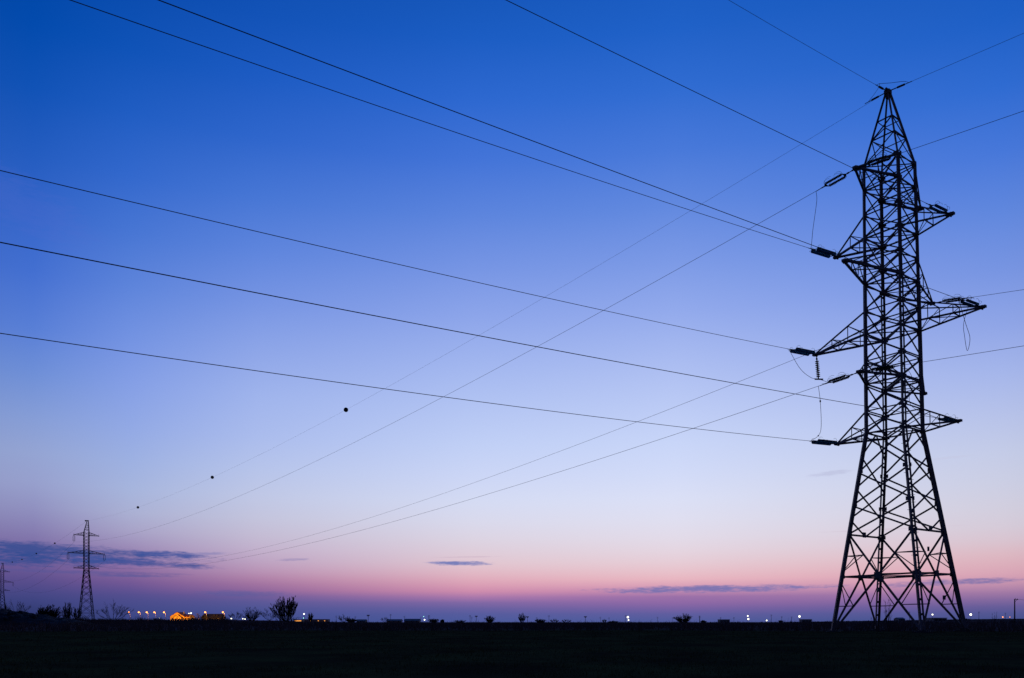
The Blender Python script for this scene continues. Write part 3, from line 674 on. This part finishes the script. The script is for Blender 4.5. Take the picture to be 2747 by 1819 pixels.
# ------------------------------------------------------------------ bare trees and bushes
def bare_tree(name, label, cat, px, base_d, width, height, seed, style='spread', density=1.0, group=None, gz=None, fine=.02):
    rnd = random.Random(seed); fine *= .68; density *= 1.3; x = (px - CX) / F * base_d; y = base_d; z = ground_z(x, y) if gz is None else gz
    root = thing(name, label, cat, (x, y, z), group)
    tr, cr = MB(), MB(); hw = width / 2
    def limb(mb, p, d, ln, r, curl, nseg=4):
        pts = [Vector(p)]; dd = Vector(d).normalized()
        for i in range(nseg):
            dd = (dd + Vector((rnd.uniform(-.16, .16), rnd.uniform(-.16, .16), curl + rnd.uniform(-.06, .06)))).normalized(); pts.append(pts[-1] + dd * ln / nseg)
        mb.tube(pts, max(r, fine), 4, max(r * .45, fine * .6)); return pts
    def along(pts, k):
        f = k * (len(pts) - 1); i = min(int(f), len(pts) - 2); return lerp(pts[i], pts[i + 1], f - i), (pts[i + 1] - pts[i]).normalized()
    def twigs(pts, ln, n, ang, lvl, r, curl, lo=.25):
        for i in range(n):
            k = rnd.uniform(lo, 1.0); p, d = along(pts, max(k, .1)); g = rnd.uniform(0, 6.28); side = Vector((math.cos(g), math.sin(g), rnd.uniform(-.1, .5)))
            l2 = ln * rnd.uniform(.5, 1.1) * (1.25 - .6 * k)
            q = limb(cr, p, d + side * ang * rnd.uniform(.6, 1.3), l2, r, curl, 3)
            if lvl > 0: twigs(q, l2 * .55, max(2, int(n * .6)), ang, lvl - 1, r * .6, curl)
    if style == 'upright':                                   # vase of steep limbs from a short trunk
        tl = height * .04
        tr.tube([(0, 0, -.2), (0, 0, tl * .6), (0, 0, tl)], height * .03, 6, height * .024)
        n = max(3, int(20 * density))
        for i in range(n):
            g = 6.28 * i / n + rnd.uniform(-.3, .3); out = hw * rnd.uniform(.3, 1.0); hh = height * rnd.uniform(.8, 1.0) * (1 - .42 * (out / hw) ** 2)
            p = Vector((math.cos(g) * out * .2, math.sin(g) * out * .2, tl * rnd.uniform(.2, 1))); top = Vector((math.cos(g) * out, math.sin(g) * out, hh))
            m1 = lerp(p, top, .4) + Vector((math.cos(g), math.sin(g), 0)) * hw * .1
            pts = spline([p, m1, lerp(m1, top, .5) + Vector((rnd.uniform(-.05, .05) * hw, 0, 0)), top], 3)
            cr.tube(pts, max(fine, height * .008), 4, fine * .5)
            twigs(pts, height * .20, int(14 * density), .40, 1, fine * .62, .24, .08)
    elif style == 'round':                                   # dense dome of stems fanning from the ground
        n = max(12, int(34 * density))
        tr.tube([(0, 0, -.2), (0, 0, height * .12)], height * .035, 5, height * .028)
        for i in range(n):
            g = rnd.uniform(0, 6.28); u = math.sqrt(rnd.random()); rr = hw * u * .92
            hh = height * (1 - .42 * u ** 2) * rnd.uniform(.74, 1.0)
            top = Vector((math.cos(g) * rr, math.sin(g) * rr, hh)); m1 = Vector((top.x * .38, top.y * .38, hh * .5))
            pts = spline([(top.x * .22, top.y * .22, 0), (top.x * .55, top.y * .55, hh * .42), top], 3); cr.tube(pts, max(fine * .9, height * .008), 4, fine * .5)
            twigs(pts, height * .26, int(8 * density), .8, 1, fine * .75, .06, .08)
    else:                                                    # open crown of long crooked boughs
        tl = height * .14
        for k in range(2):
            o = Vector((rnd.uniform(-.06, .06) * width, rnd.uniform(-.06, .06) * width, 0)); tr.tube([o - Vector((0, 0, .2)), o * 1.1 + Vector((0, 0, tl))], height * .022, 5, height * .017)
        n = max(4, int(11 * density))
        for i in range(n):
            g = math.pi * (i / (n - 1)) + rnd.uniform(-.2, .2); g2 = rnd.uniform(-.9, .9); out = math.cos(g) * hw * .95
            hh = height * rnd.uniform(.7, 1.0) * (1 - .38 * (out / hw) ** 2)
            top = Vector((out, g2 * hw * .7, hh)); m1 = Vector((out * .5, g2 * hw * .3, hh * rnd.uniform(.36, .5)))
            pts = spline([(out * .04, 0, tl * .5), m1, lerp(m1, top, .55) + Vector((rnd.uniform(-.1, .1) * hw, 0, 0)), top], 4)
            cr.tube(pts, max(fine, height * .010), 4, fine * .6)
            twigs(pts, height * .32, int(8 * density), .7, 1, fine * .8, .06)
    if cat != 'sapling':                                     # grow the crown to its measured spread and height
        n_ = len(cr.v); q = lambda i, k: sorted(p[i] for p in cr.v)[int((n_ - 1) * k)]
        kx = max(.7, min(2.0, width / (q(0, .985) - q(0, .015)))); kz = height / q(2, .995)
        cr.v = [(a * kx, b * kx, c * kz) for a, b, c in cr.v]
    tr.build('trunk', M_BARK, root); cr.build('crown', M_BARK, root)
    return root
def pxm(px, d): return px / F * d
def th(ytop, d, px):
    x = (px - CX) / F * d; return EYE + (HY - ytop) / F * d - ground_z(x, d)
# (px, y top, width px, distance, style, density, name, category, label)
TREES = [(46,1610,60,170,'spread',.75,'bare_tree','tree','bare spreading tree behind the rubble heap at far left',.025),
 (8,1618,34,175,'spread',.8,'bare_tree','tree','bare tree overlapping the leftmost pylon foot',.025),
 (112,1628,24,180,'round',.7,'bare_bush','bush','small dense bush left of the largest dark bush near the far pylon',.04),
 (136,1624,42,178,'round',.95,'bare_bush','bush','large dense dark bush left of the far pylon',.05),
 (181,1617,22,200,'upright',.8,'bare_tree','tree','slim hazy tree just left of the far pylon foot',.02),
 (206,1630,20,200,'upright',.7,'bare_tree','tree','faint thin tree touching the far pylon foot',.02),
 (305,1611,80,190,'spread',.9,'bare_tree','tree','wide bare tree beside the row of orange street lamps',.02),
 (530,1645,34,520,'spread',.8,'bare_tree','tree','faint bare tree between the lit house and the dark house',.06),
 (630,1641,34,500,'spread',.9,'bare_tree','tree','faint low bare tree right of the dark house',.05),
 (674,1629,52,420,'round',.8,'bare_tree','tree','round bare tree left of the tall upright tree',.05),
 (722,1633,46,430,'spread',.8,'bare_tree','tree','wispy bare tree standing between the round tree and the tallest tree',.05),
 (768,1602,62,400,'upright',1.0,'bare_tree','tree','tallest bare tree of upright branches left of the white floodlight',.055),
 (752,1644,34,405,'round',.4,'bare_bush','bush','low scrub at the left foot of the tallest bare tree',.05),
 (785,1648,30,405,'round',.4,'bare_bush','bush','low scrub at the right foot of the tallest bare tree',.05),
 (833,1644,12,520,'upright',.8,'bare_tree','tree','small bare tree right of the white floodlight mast',.05),
 (922,1648,30,620,'spread',.9,'bare_bush','bush','bare shrub left of the small low barn',.07),
 (942,1659,26,620,'round',1.3,'bare_bush','bush','dome shaped bush touching the small low barn',.10),
 (1032,1655,20,650,'spread',.7,'bare_bush','bush','thin shrub left of the long low barn',.07),
 (1163,1660,26,600,'round',1.0,'bare_bush','bush','low bush right of the small white yard light',.08),
 (1187,1662,10,600,'round',1.3,'bare_bush','bush','tiny round bush right of the small white yard light',.08),
 (1235,1663,30,620,'round',.9,'bare_bush','bush','low ragged bush left of the paired thin poles',.08),
 (1313,1652,24,480,'round',.8,'bare_bush','bush','dense round bush left of the slim upright tree',.07),
 (1400,1645,18,480,'upright',.75,'bare_tree','tree','slim upright tree near the middle of the horizon',.06),
 (1449,1661,26,520,'round',1.1,'bare_bush','bush','wide low bush right of the slim upright tree',.08),
 (1487,1660,22,540,'spread',1.0,'bare_bush','bush','ragged bush beside a thin pole right of centre',.08),
 (1520,1661,24,560,'spread',1.0,'bare_bush','bush','ragged low bush left of the topped mast right of centre',.08),
 (1621,1661,12,560,'spread',.9,'bare_bush','bush','tiny bare shrub left of the brightest floodlight',.07),
 (1644,1665,22,560,'round',1.3,'bare_bush','bush','flat low bush close left of the brightest floodlight',.09),
 (1834,1647,41,440,'round',1.0,'bare_bush','bush','biggest dense round bush on the horizon left of the tower',.06),
 (1887,1664,14,560,'round',1.2,'bare_bush','bush','tiny bush under the thick dark mast',.09),
 (2094,1664,12,700,'round',1.2,'bare_bush','bush','tiny bush left of the floodlight next to the tower',.10),
 (2381,1597,26,75,'upright',.32,'sapling','sapling','bare sapling seen through the tower legs',.008),
 (2345,1640,30,60,'spread',.35,'sapling','sapling','low leafless shrub at the foot of the tower rear leg',.006),
 (2668,1637,18,110,'upright',.25,'sapling','sapling','thin leafless twig left of the wooden pole at right',.01),
 (2590,1659,22,420,'round',.9,'bare_bush','bush','low bush under the bright floodlight right of the tower',.07)]
for i, (px, yt, wp, d, st, den, nm, cat, lb, fine) in enumerate(TREES):
    h = max(.7, th(yt, d, px))
    bare_tree(nm, lb, cat, px, d, pxm(wp, d), h, 100 + i, st, den, 'bare trees and bushes along the horizon' if cat != 'sapling' else 'leafless saplings near the tower', None, fine)
def brush(name, label, px0, px1, d0, d1, n, h0, h1, r):
    mb = MB(); rnd = random.Random(5)
    for i in range(n):
        d = rnd.uniform(d0, d1); px = rnd.uniform(px0, px1); x = (px - CX) / F * d; z = ground_z(x, d)
        h = rnd.uniform(h0, h1) * (.6 + .9 * abs(mnoise.noise(Vector((px * .02, d * .05, 0)))))
        for k in range(4):
            p = Vector((x + rnd.uniform(-.2, .2), d, z)); q = p + Vector((rnd.uniform(-.5, .5) * h, rnd.uniform(-.4, .4) * h, h * rnd.uniform(.6, 1)))
            mb.tube([p, lerp(p, q, .55) + Vector((rnd.uniform(-.1, .1), 0, .05)), q], r, 3, r * .5)
    tag(mb.build(name, M_DRY), label, 'brush', kind='stuff')
brush('brush_undergrowth', 'low dark brush in front of the far pylon and lamps at left', 70, 620, 150, 215, 2600, .5, 1.5, .03)
brush('horizon_undergrowth', 'ragged low scrub along the horizon line', 600, 2760, 330, 640, 2600, .3, 1.0, .06)

# ------------------------------------------------------------------ rubble heap
def rubble():
    d = 118.0; root = thing('rubble_heap', 'dark heap of dirt and broken rubble at the left edge', 'rubble heap', (at(20, HY, d).x, d, 0))
    prof = [(-90, 1640), (-40, 1637), (0, 1635), (12, 1636), (22, 1641), (40, 1642), (58, 1643), (72, 1647), (85, 1648.5), (110, 1652), (135, 1656), (170, 1661), (215, 1668)]
    def top(px):
        if px <= prof[0][0]: return prof[0][1]
        for (a, p), (b, q) in zip(prof, prof[1:]):
            if a <= px <= b: return p + (q - p) * (px - a) / (b - a)
        return HY + 6
    mb = MB(); nx, ny = 150, 26; v = []; f = []
    for i in range(nx + 1):
        px = -130 + 360 * i / nx; xx = (px - 20) / F * d
        hh = EYE + (HY - top(px)) / F * d
        if px < -90: hh *= max(0, (px + 130) / 40)
        for j in range(ny + 1):
            yy = -5 + 10 * j / ny; k = max(0, 1 - (yy / 5) ** 2)
            nzv = mnoise.fractal(Vector((xx * .9, yy * .9, 2)), .9, 2.1, 5) * .34
            gz = ground_z(at(20, HY, d).x + xx, d + yy) - .15
            v.append((xx, yy, gz + max(0, hh - gz) * k ** .7 + nzv * min(1, hh * k)))
    for i in range(nx):
        for j in range(ny):
            a = i * (ny + 1) + j; f.append((a, a + ny + 1, a + ny + 2, a + 1))
    mb.add(v, f); mb.build('dirt_pile', M_RUB, root)
    rnd = random.Random(3)
    for k in range(26):
        px = rnd.uniform(-60, 120); xx = (px - 20) / F * d; y = rnd.uniform(-4, -.5); hh = EYE + (HY - top(px)) / F * d; zz = hh * max(0, 1 - (y / 5) ** 2) ** .7 * .95
        s = rnd.uniform(.15, .55); b = MB(); rot = Matrix.Rotation(rnd.uniform(0, 3), 3, 'Z') @ Matrix.Rotation(rnd.uniform(0, 2), 3, 'X')
        b.ball((0, 0, 0), s, 8, .6); b.v = [tuple(rot @ (Vector(p) * (1 + .35 * mnoise.noise(Vector(p) * 4 + Vector((k, 0, 0))))) + Vector((xx, y, zz))) for p in b.v]
        b.build('rubble_chunk', M_PALE if k % 9 == 0 else M_RUB, root)
rubble()

# ------------------------------------------------------------------ houses, barns and far blocks
def gable(mb_w, mb_r, x0, x1, y0, y1, ze, zr, along='y', ov=.3):
    """walls with a pitched roof; ridge runs along x or y"""
    if along == 'y':
        xm = (x0 + x1) / 2
        mb_w.add([(x0,y0,-.5),(x1,y0,-.5),(x1,y0,ze),(xm,y0,zr-.12),(x0,y0,ze),(x0,y1,-.5),(x1,y1,-.5),(x1,y1,ze),(xm,y1,zr-.12),(x0,y1,ze)],
                 [(0,1,2,3,4),(9,8,7,6,5),(0,4,9,5),(1,6,7,2)])
        sl = (zr - ze) / (xm - x0); t = .16
        for s, xe in ((-1, x0 - ov), (1, x1 + ov)):
            zz = ze - ov * sl
            v = [(xm, y0 - ov, zr), (xe, y0 - ov, zz), (xe, y1 + ov, zz), (xm, y1 + ov, zr)]
            mb_r.add(v + [(a, b, c + t) for a, b, c in v], [(0,1,2,3),(7,6,5,4),(0,4,5,1),(1,5,6,2),(2,6,7,3),(3,7,4,0)])
    else:
        ym = (y0 + y1) / 2
        mb_w.add([(x0,y0,-.5),(x0,y1,-.5),(x0,y1,ze),(x0,ym,zr-.12),(x0,y0,ze),(x1,y0,-.5),(x1,y1,-.5),(x1,y1,ze),(x1,ym,zr-.12),(x1,y0,ze)],
                 [(0,4,3,2,1),(5,6,7,8,9),(0,5,9,4),(1,2,7,6)])
        sl = (zr - ze) / (ym - y0); t = .16
        for s, ye in ((-1, y0 - ov), (1, y1 + ov)):
            zz = ze - ov * sl
            v = [(x0 - ov, ym, zr), (x0 - ov, ye, zz), (x1 + ov, ye, zz), (x1 + ov, ym, zr)]
            mb_r.add(v + [(a, b, c + t) for a, b, c in v], [(0,1,2,3),(7,6,5,4),(0,4,5,1),(1,5,6,2),(2,6,7,3),(3,7,4,0)])
def window(root, x, y, z, w, h, m=None):
    fb = MB(); fb.box((x, y - .03, z), w + .16, .08, h + .16); f = fb.build('window', M_DROOF, root)
    pb_ = MB(); pb_.box((x, y - .08, z), w, .03, h); pb_.build('pane', m or M_PANE, f)
def lit_house():
    d = 530.0; x = at(481, HY, d).x; root = thing('house', 'yellow two storey house lit by orange street lamps', 'house', (x, d, ground_z(x, d) - .2))
    k = d / F
    w, r = MB(), MB(); gable(w, r, -24.5*k, 13*k, 0, 9, 2.9, 5.6, 'y', .5)
    gable(w, r, -12*k, 10*k, -2.2, -.01, 2.0, 4.0, 'y', .4); gable(w, r, 13.05*k, 27*k, .5, 8, 2.7, 4.1, 'x', .35)
    w.build('wall', M_WALL, root); r.build('roof', M_ROOF, root)
    for wx, wz in ((-17*k, 1.2), (16.5*k, 1.5), (23*k, 1.5)): window(root, wx, .0 if wx < 12*k else .5, wz, .9, 1.1)
    window(root, -6*k, -2.2, 1.0, .8, 1.0); window(root, 5*k, -2.2, 1.0, .8, 1.0); window(root, -1*k, -2.2, 2.6, .8, .7)
    c = MB(); c.box((6*k, 4, 5.4), .6, .6, 1.4); c.build('chimney', M_DWALL, root)
lit_house()
def dark_house():
    d = 545.0; x = at(567, HY, d).x; root = thing('house', 'dark unlit house with long roof between two orange lamps', 'house', (x, d, ground_z(x, d) - .2)); k = d / F
    w, r = MB(), MB(); gable(w, r, -25*k, 25*k, 0, 9, 2.3, 4.6, 'x', .5); gable(w, r, -22*k, -6*k, -1.5, 4, 2.1, 4.3, 'y', .3)
    w.build('wall', M_UNLIT, root); r.build('roof', M_UNLIT, root)
    for wx in (2*k, 10*k, 18*k): window(root, wx, 0, 1.2, 1, 1.1)
    for wx in (5*k, 13*k): 
        b = MB(); rr = MB(); b.box((wx, 2, 3.6), 1.0, 1.2, .9); o = b.build('dormer', M_UNLIT, root)
dark_house()
def low_block(label, px0, px1, ytop, d, roof=.8, lights=(), name='barn', m=M_DWALL, cat='barn', flat=False):
    pm = (px0 + px1) / 2; x = at(pm, HY, d).x; h = th(ytop, d, pm); hw_ = pxm(px1 - px0, d) / 2; gz = ground_z(x, d)
    root = thing(name, label, cat, (x, d, gz), 'low buildings on the horizon')
    w, r = MB(), MB()
    if flat:
        w.box((0, 4, h / 2 - .3), hw_ * 2, 8, h - .3 + .6); r.box((0, 4, h + .02), hw_ * 2 + .4, 8.4, .25)
    else: gable(w, r, -hw_ + .3, hw_ - .3, 0, 9, max(.6, h * (1 - roof * .6)), h, 'x', .3)
    w.build('wall', m, root); r.build('roof', M_DROOF, root)
    for lp in lights: window(root, at(lp, HY, d).x - x, 0, h * .45, *((1.6, .6) if name == 'shed' else (.75, .5)), E_WIN)
    for j in range(3):
        if not lights: window(root, -hw_ * .6 + hw_ * .6 * j, 0, min(1.2, h * .4), 1.2, .7)
low_block('long flat building with small lit windows right of the tallest tree', 810, 879, 1661.5, 640, lights=(833, 854, 871), name='workshop', cat='workshop', flat=True)
low_block('small low building with a glowing front at the foot of the tallest tree', 790, 809, 1662.5, 560, lights=(794, 799.5, 805), name='shed', cat='shed', flat=True)
low_block('small low barn left of the topped mast', 955, 981, 1662, 700)
low_block('long low barn left of the hip roofed farmhouse', 1036, 1077, 1661.5, 700)
low_block('farmhouse with pale roof beside the small white yard light', 1083, 1126, 1660.5, 720, name='farmhouse', cat='farmhouse')
low_block('low grey warehouse left of the twin white lights', 1931, 1958, 1662, 760, name='warehouse', cat='warehouse', flat=True)
low_block('low building right of the floodlight beside the tower', 2152, 2178, 1661.5, 760, name='warehouse', cat='warehouse', flat=True)
low_block('dark low shed seen through the tower right legs', 2505, 2540, 1658, 380, name='shed', cat='shed', flat=True)
low_block('round roofed far building seen between the tower legs', 2410, 2429, 1657, 700, name='barn')

# ------------------------------------------------------------------ lamps
def street_lamp(label, px, d=545.0, ytop=1642.4, first=[None]):
    x = at(px + 3.6, HY, d).x; z = ground_z(x, d); h = EYE + (HY - ytop) / F * d - z
    if first[0] is None:
        root = thing('street_lamp', label, 'street lamp', (x, d, z), 'orange street lamps'); a = 3.6 / F * d
        mb = MB(); mb.tube([(0, 0, -.3), (0, 0, h - .9), (-.12, 0, h - .45), (-.4, 0, h - .15), (-a + .3, 0, h)], .10, 6, .07); mb.build('pole', M_FAR, root)
        hd = MB(); hd.lathe([(-.5, .05), (-.4, .22), (.2, .24), (.5, .08)], 'x', (-a, 0, h + .12), 8); ho = hd.build('lamp_head', M_FAR, root)
        bl = MB(); bl.ball((-a, -.05, h - .05), .56, 10, .8); bl.build('bulb', E_ORANGE, ho)
        l = bpy.data.lights.new('lamp_light', 'POINT'); l.energy = 1100; l.color = (1.0, .42, .10); l.shadow_soft_size = .3
        lo = bpy.data.objects.new('lamp_light', l); COL.objects.link(lo); lo.parent = root; lo.location = (-a + .5, -.9, h - .9)
        first[0] = root
    else: dup(first[0], (x, d, z), label)
street_lamp('leftmost orange street lamp, right beside the wide bare tree', 345.5)
street_lamp('orange street lamp second from the wide bare tree', 372.4)
street_lamp('orange street lamp in the middle of the row of five', 393.6)
street_lamp('orange street lamp fourth in the row, next but one to the lit house', 414.2)
street_lamp('orange street lamp closest to the left of the lit house', 440)
street_lamp('orange street lamp right over the left end of the dark house', 550.6, 535, 1645.6)
street_lamp('orange street lamp at the right end of the dark house', 598, 535, 1646)
for px in (470, 500):
    pass
def mast(label, px, ytop, d, r, em, low=None, group='white floodlight masts on the horizon', name='floodlight_mast'):
    x = at(px, HY, d).x; z = ground_z(x, d); h = EYE + (HY - ytop) / F * d - z
    root = thing(name, label, 'floodlight', (x, d, z), group); r *= .85
    mb = MB(); mb.tube([(.25, .2, -.4), (.25, .2, h + .3)], .16, 6, .1); mb.build('pole', M_FAR, root)
    hd = MB(); hd.box((0, .25, h), r * 1.5, .3, r * 1.2); ho = hd.build('lamp_head', M_FAR, root)
    b = MB(); b.ball((0, -.1, h), r, 12); b.build('lens', em, ho)
    if low:
        hd = MB(); hh = EYE + (HY - low[0]) / F * d - z; hd.box((low[1], .1, hh), low[2], .3, low[2]); lo_ = hd.build('lower_lamp_head', M_FAR, root)
        b = MB(); b.ball((low[1], -.25, hh), low[2], 10); b.build('lens', low[3], lo_)
mast('white floodlight on a mast right of the tallest bare tree, green lamp below', 815.7, 1647.3, 600, .62, E_WHITE, (1658, -.3, .3, E_GREEN))
mast('brightest white floodlight on the horizon, right of the photo centre', 1684.4, 1655.7, 800, 1.1, E_WHITE, (1663.6, .6, .6, E_WHITE))
mast('twin stacked white lights left of the tower', 2006, 1652.5, 800, .7, E_WHITE, (1660.7, .5, .8, E_WHITE))
mast('bright white floodlight just left of the tower base', 2144.6, 1653.8, 800, 1.05, E_WHITE)
mast('small white light seen between the tower right legs', 2501.4, 1648.7, 800, .75, E_WHITE)
mast('bright white floodlight right of the tower base', 2604, 1648.7, 800, 1.15, E_WHITE)
mast('small white yard light with a faint one above it beside the farmhouse', 1139, 1662.7, 700, .65, E_WHITE, (1654, -.7, .3, E_GREEN))
GY = 'small yard lights on the horizon'
for lb, px, y, r, em, d in (('small white yard light right of the last orange lamp, brightest of its cluster', 621, 1659.4, .55, E_WHITE, 560), ('left of the two tiny white lights under the round bare tree', 651.6, 1660, .34, E_WHITE, 560), ('right of the two tiny white lights under the round bare tree', 657.6, 1660.7, .4, E_WHITE, 560),
                     ('tiny pale light at the foot of the last orange street lamp', 595, 1660.7, .3, E_WHITE, 560), ('left of the two small pale lamps above the lit house wing', 507, 1645.8, .32, E_WHITE, 560), ('right of the two small pale lamps above the lit house wing', 512.7, 1645, .5, E_WHITE, 560),
                     ('tiny pale light left of the lit house between the lamp poles', 428, 1658.5, .22, E_WHITE, 600), ('low orange light far right near the wooden pole', 2690, 1655.5, .5, E_ORANGE, 800), ('tiny orange light beside the wooden pole at right', 2709, 1655.5, .3, E_ORANGE, 800),
                     ('lone low white light left of the floodlight beside the tower', 2056.6, 1664.5, .7, E_WHITE, 800), ('tiny orange lamp left of the long flat workshop', 519, 1660, .25, E_ORANGE, 570), ('tiny orange lamp in front of the dark house fence', 533, 1660.5, .22, E_ORANGE, 570)):
    mast(lb, px, y, d, r, em, None, GY, 'yard_light')
# the sodium light that falls on the house
for px, dy in ((452, -14), (500, -13)):
    d = 530 + dy; p = at(px, 1651, d)
    l = bpy.data.lights.new('sodium_light', 'POINT'); l.energy = 10500; l.color = (1.0, .40, .05); l.shadow_soft_size = .4
    lo = bpy.data.objects.new('sodium_light', l); COL.objects.link(lo); lo.location = p

# ------------------------------------------------------------------ thin far poles
def far_pole(label, px, ytop, d, r=.16, kind='plain'):
    x = at(px, HY, d).x; z = ground_z(x, d); h = EYE + (HY - ytop) / F * d - z
    root = thing('far_pole' if kind != 'mast' else 'lamp_mast', label, 'pole', (x, d, z), 'thin poles along the horizon')
    mb = MB(); mb.tube([(0, 0, -.3), (0, 0, h)], r, 6, r * .75); mb.build('pole', M_FAR, root)
    hd = MB()
    if kind == 'mast': hd.box((0, 0, h), 2.6, .5, .7); hd.box((0, 0, h - .7), 1.6, .4, .4); hd.build('lamp_head', M_FAR, root)
    else:
        for k, w in ((.35, 1.8), (1.3, 2.4)): hd.box((0, 0, h - k), w, .14, .14)
        for s in (-1, 1): hd.tube([(s * .8, 0, h - .3), (s * .8, 0, h)], .07, 5)
        hd.build('pole_arm', M_FAR, root)
for a in (('thin pole left of the bare shrub beside the small low barn', 902, 1652, 800), ('thin pole touching the dome shaped bush', 953, 1653.3, 800), ('mast with square lamp top right of the small low barn', 987.8, 1650.6, 720, .22, 'mast'),
          ('tallest thin pole above the long low barn', 1047.6, 1647.3, 800, .2), ('thin pole over the gap between the long barn and the farmhouse', 1085, 1652.8, 850), ('faint short pole just left of the white yard light', 1129, 1655, 900), ('dark thick pole just right of the white yard light', 1150.6, 1650.6, 650, .28),
          ('taller of two close poles left of the dense round bush', 1261, 1650, 800, .2), ('shorter of two close poles left of the dense round bush', 1265.5, 1654.7, 850), ('lamp topped mast left of the dense round bush', 1277.7, 1653, 760, .22, 'mast'),
          ('lamp topped mast just right of the slim upright tree', 1415, 1654.7, 760, .22, 'mast'), ('faint pole over the wide low bush', 1440, 1656, 900), ('thin tall pole beside the ragged bush right of centre', 1472.6, 1650.6, 820, .2),
          ('lone lamp topped mast left of the brightest floodlight', 1570.4, 1654.4, 760, .24, 'mast'), ('thin pole second left of the brightest floodlight', 1610.6, 1655, 900), ('thin pole third left of the tiny bare shrub by the floodlight', 1633.7, 1656.6, 900), ('dark pole standing right against the brightest floodlight', 1678.7, 1650, 800, .22),
          ('thin pole first right of the brightest floodlight', 1764, 1655, 900), ('thin pole just left of the biggest round bush', 1804.8, 1656, 900), ('thick dark mast right of the biggest round bush', 1877, 1652, 700, .34), ('thin pole above the low grey warehouse', 1933, 1655.7, 900), ('thin pole right of the low grey warehouse', 1968.8, 1655.7, 850),
          ('tall thin pole right of the twin white lights', 2069, 1648.7, 850, .22), ('thin pole left of the floodlight beside the tower', 2097, 1653.4, 900), ('thin pole nearest left of the floodlight beside the tower', 2123.7, 1654, 900),
          ('tall thin pole seen between the tower middle legs', 2440, 1641, 850, .2), ('tall thin pole right of the bright floodlight at far right', 2626, 1641, 850, .2), ('faint thin pole left of the wooden pole', 2697, 1644, 850)):
    far_pole(*a)
# wooden pole with cable at the right edge
d = 150.0; x = at(2722, HY, d).x; z = ground_z(x, d); h = EYE + (HY - 1607) / F * d - z
root = thing('utility_pole', 'wooden pole with a slack cable at the right edge', 'utility pole', (x, d, z))
mb = MB(); mb.tube([(0, 0, -.3), (0, 0, h)], .13, 8, .09); mb.build('pole', M_WOOD, root)
mb = MB(); mb.box((.25, 0, h - .12), .7, .08, .08); mb.tube([(.05, 0, h - .5), (.4, 0, h - .15)], .03, 5); mb.tube([(.1, 0, h), (.1, 0, h + .16)], .04, 6); mb.tube([(.5, 0, h - .1), (.5, 0, h + .08)], .04, 6); mb.build('pole_bracket', M_WOOD, root)
mb = MB(); p = Vector((x + .1, d, z + h)); q = p + Vector((30, -6, .6))
mb.tube([lerp(p, q, i / 30) - Vector((0, 0, 4 * 1.1 * (i / 30) * (1 - i / 30))) for i in range(31)], .02, 5)
tag(mb.build('overhead_cable', M_WIRE), 'slack cable from the wooden pole to the right edge', 'cable')
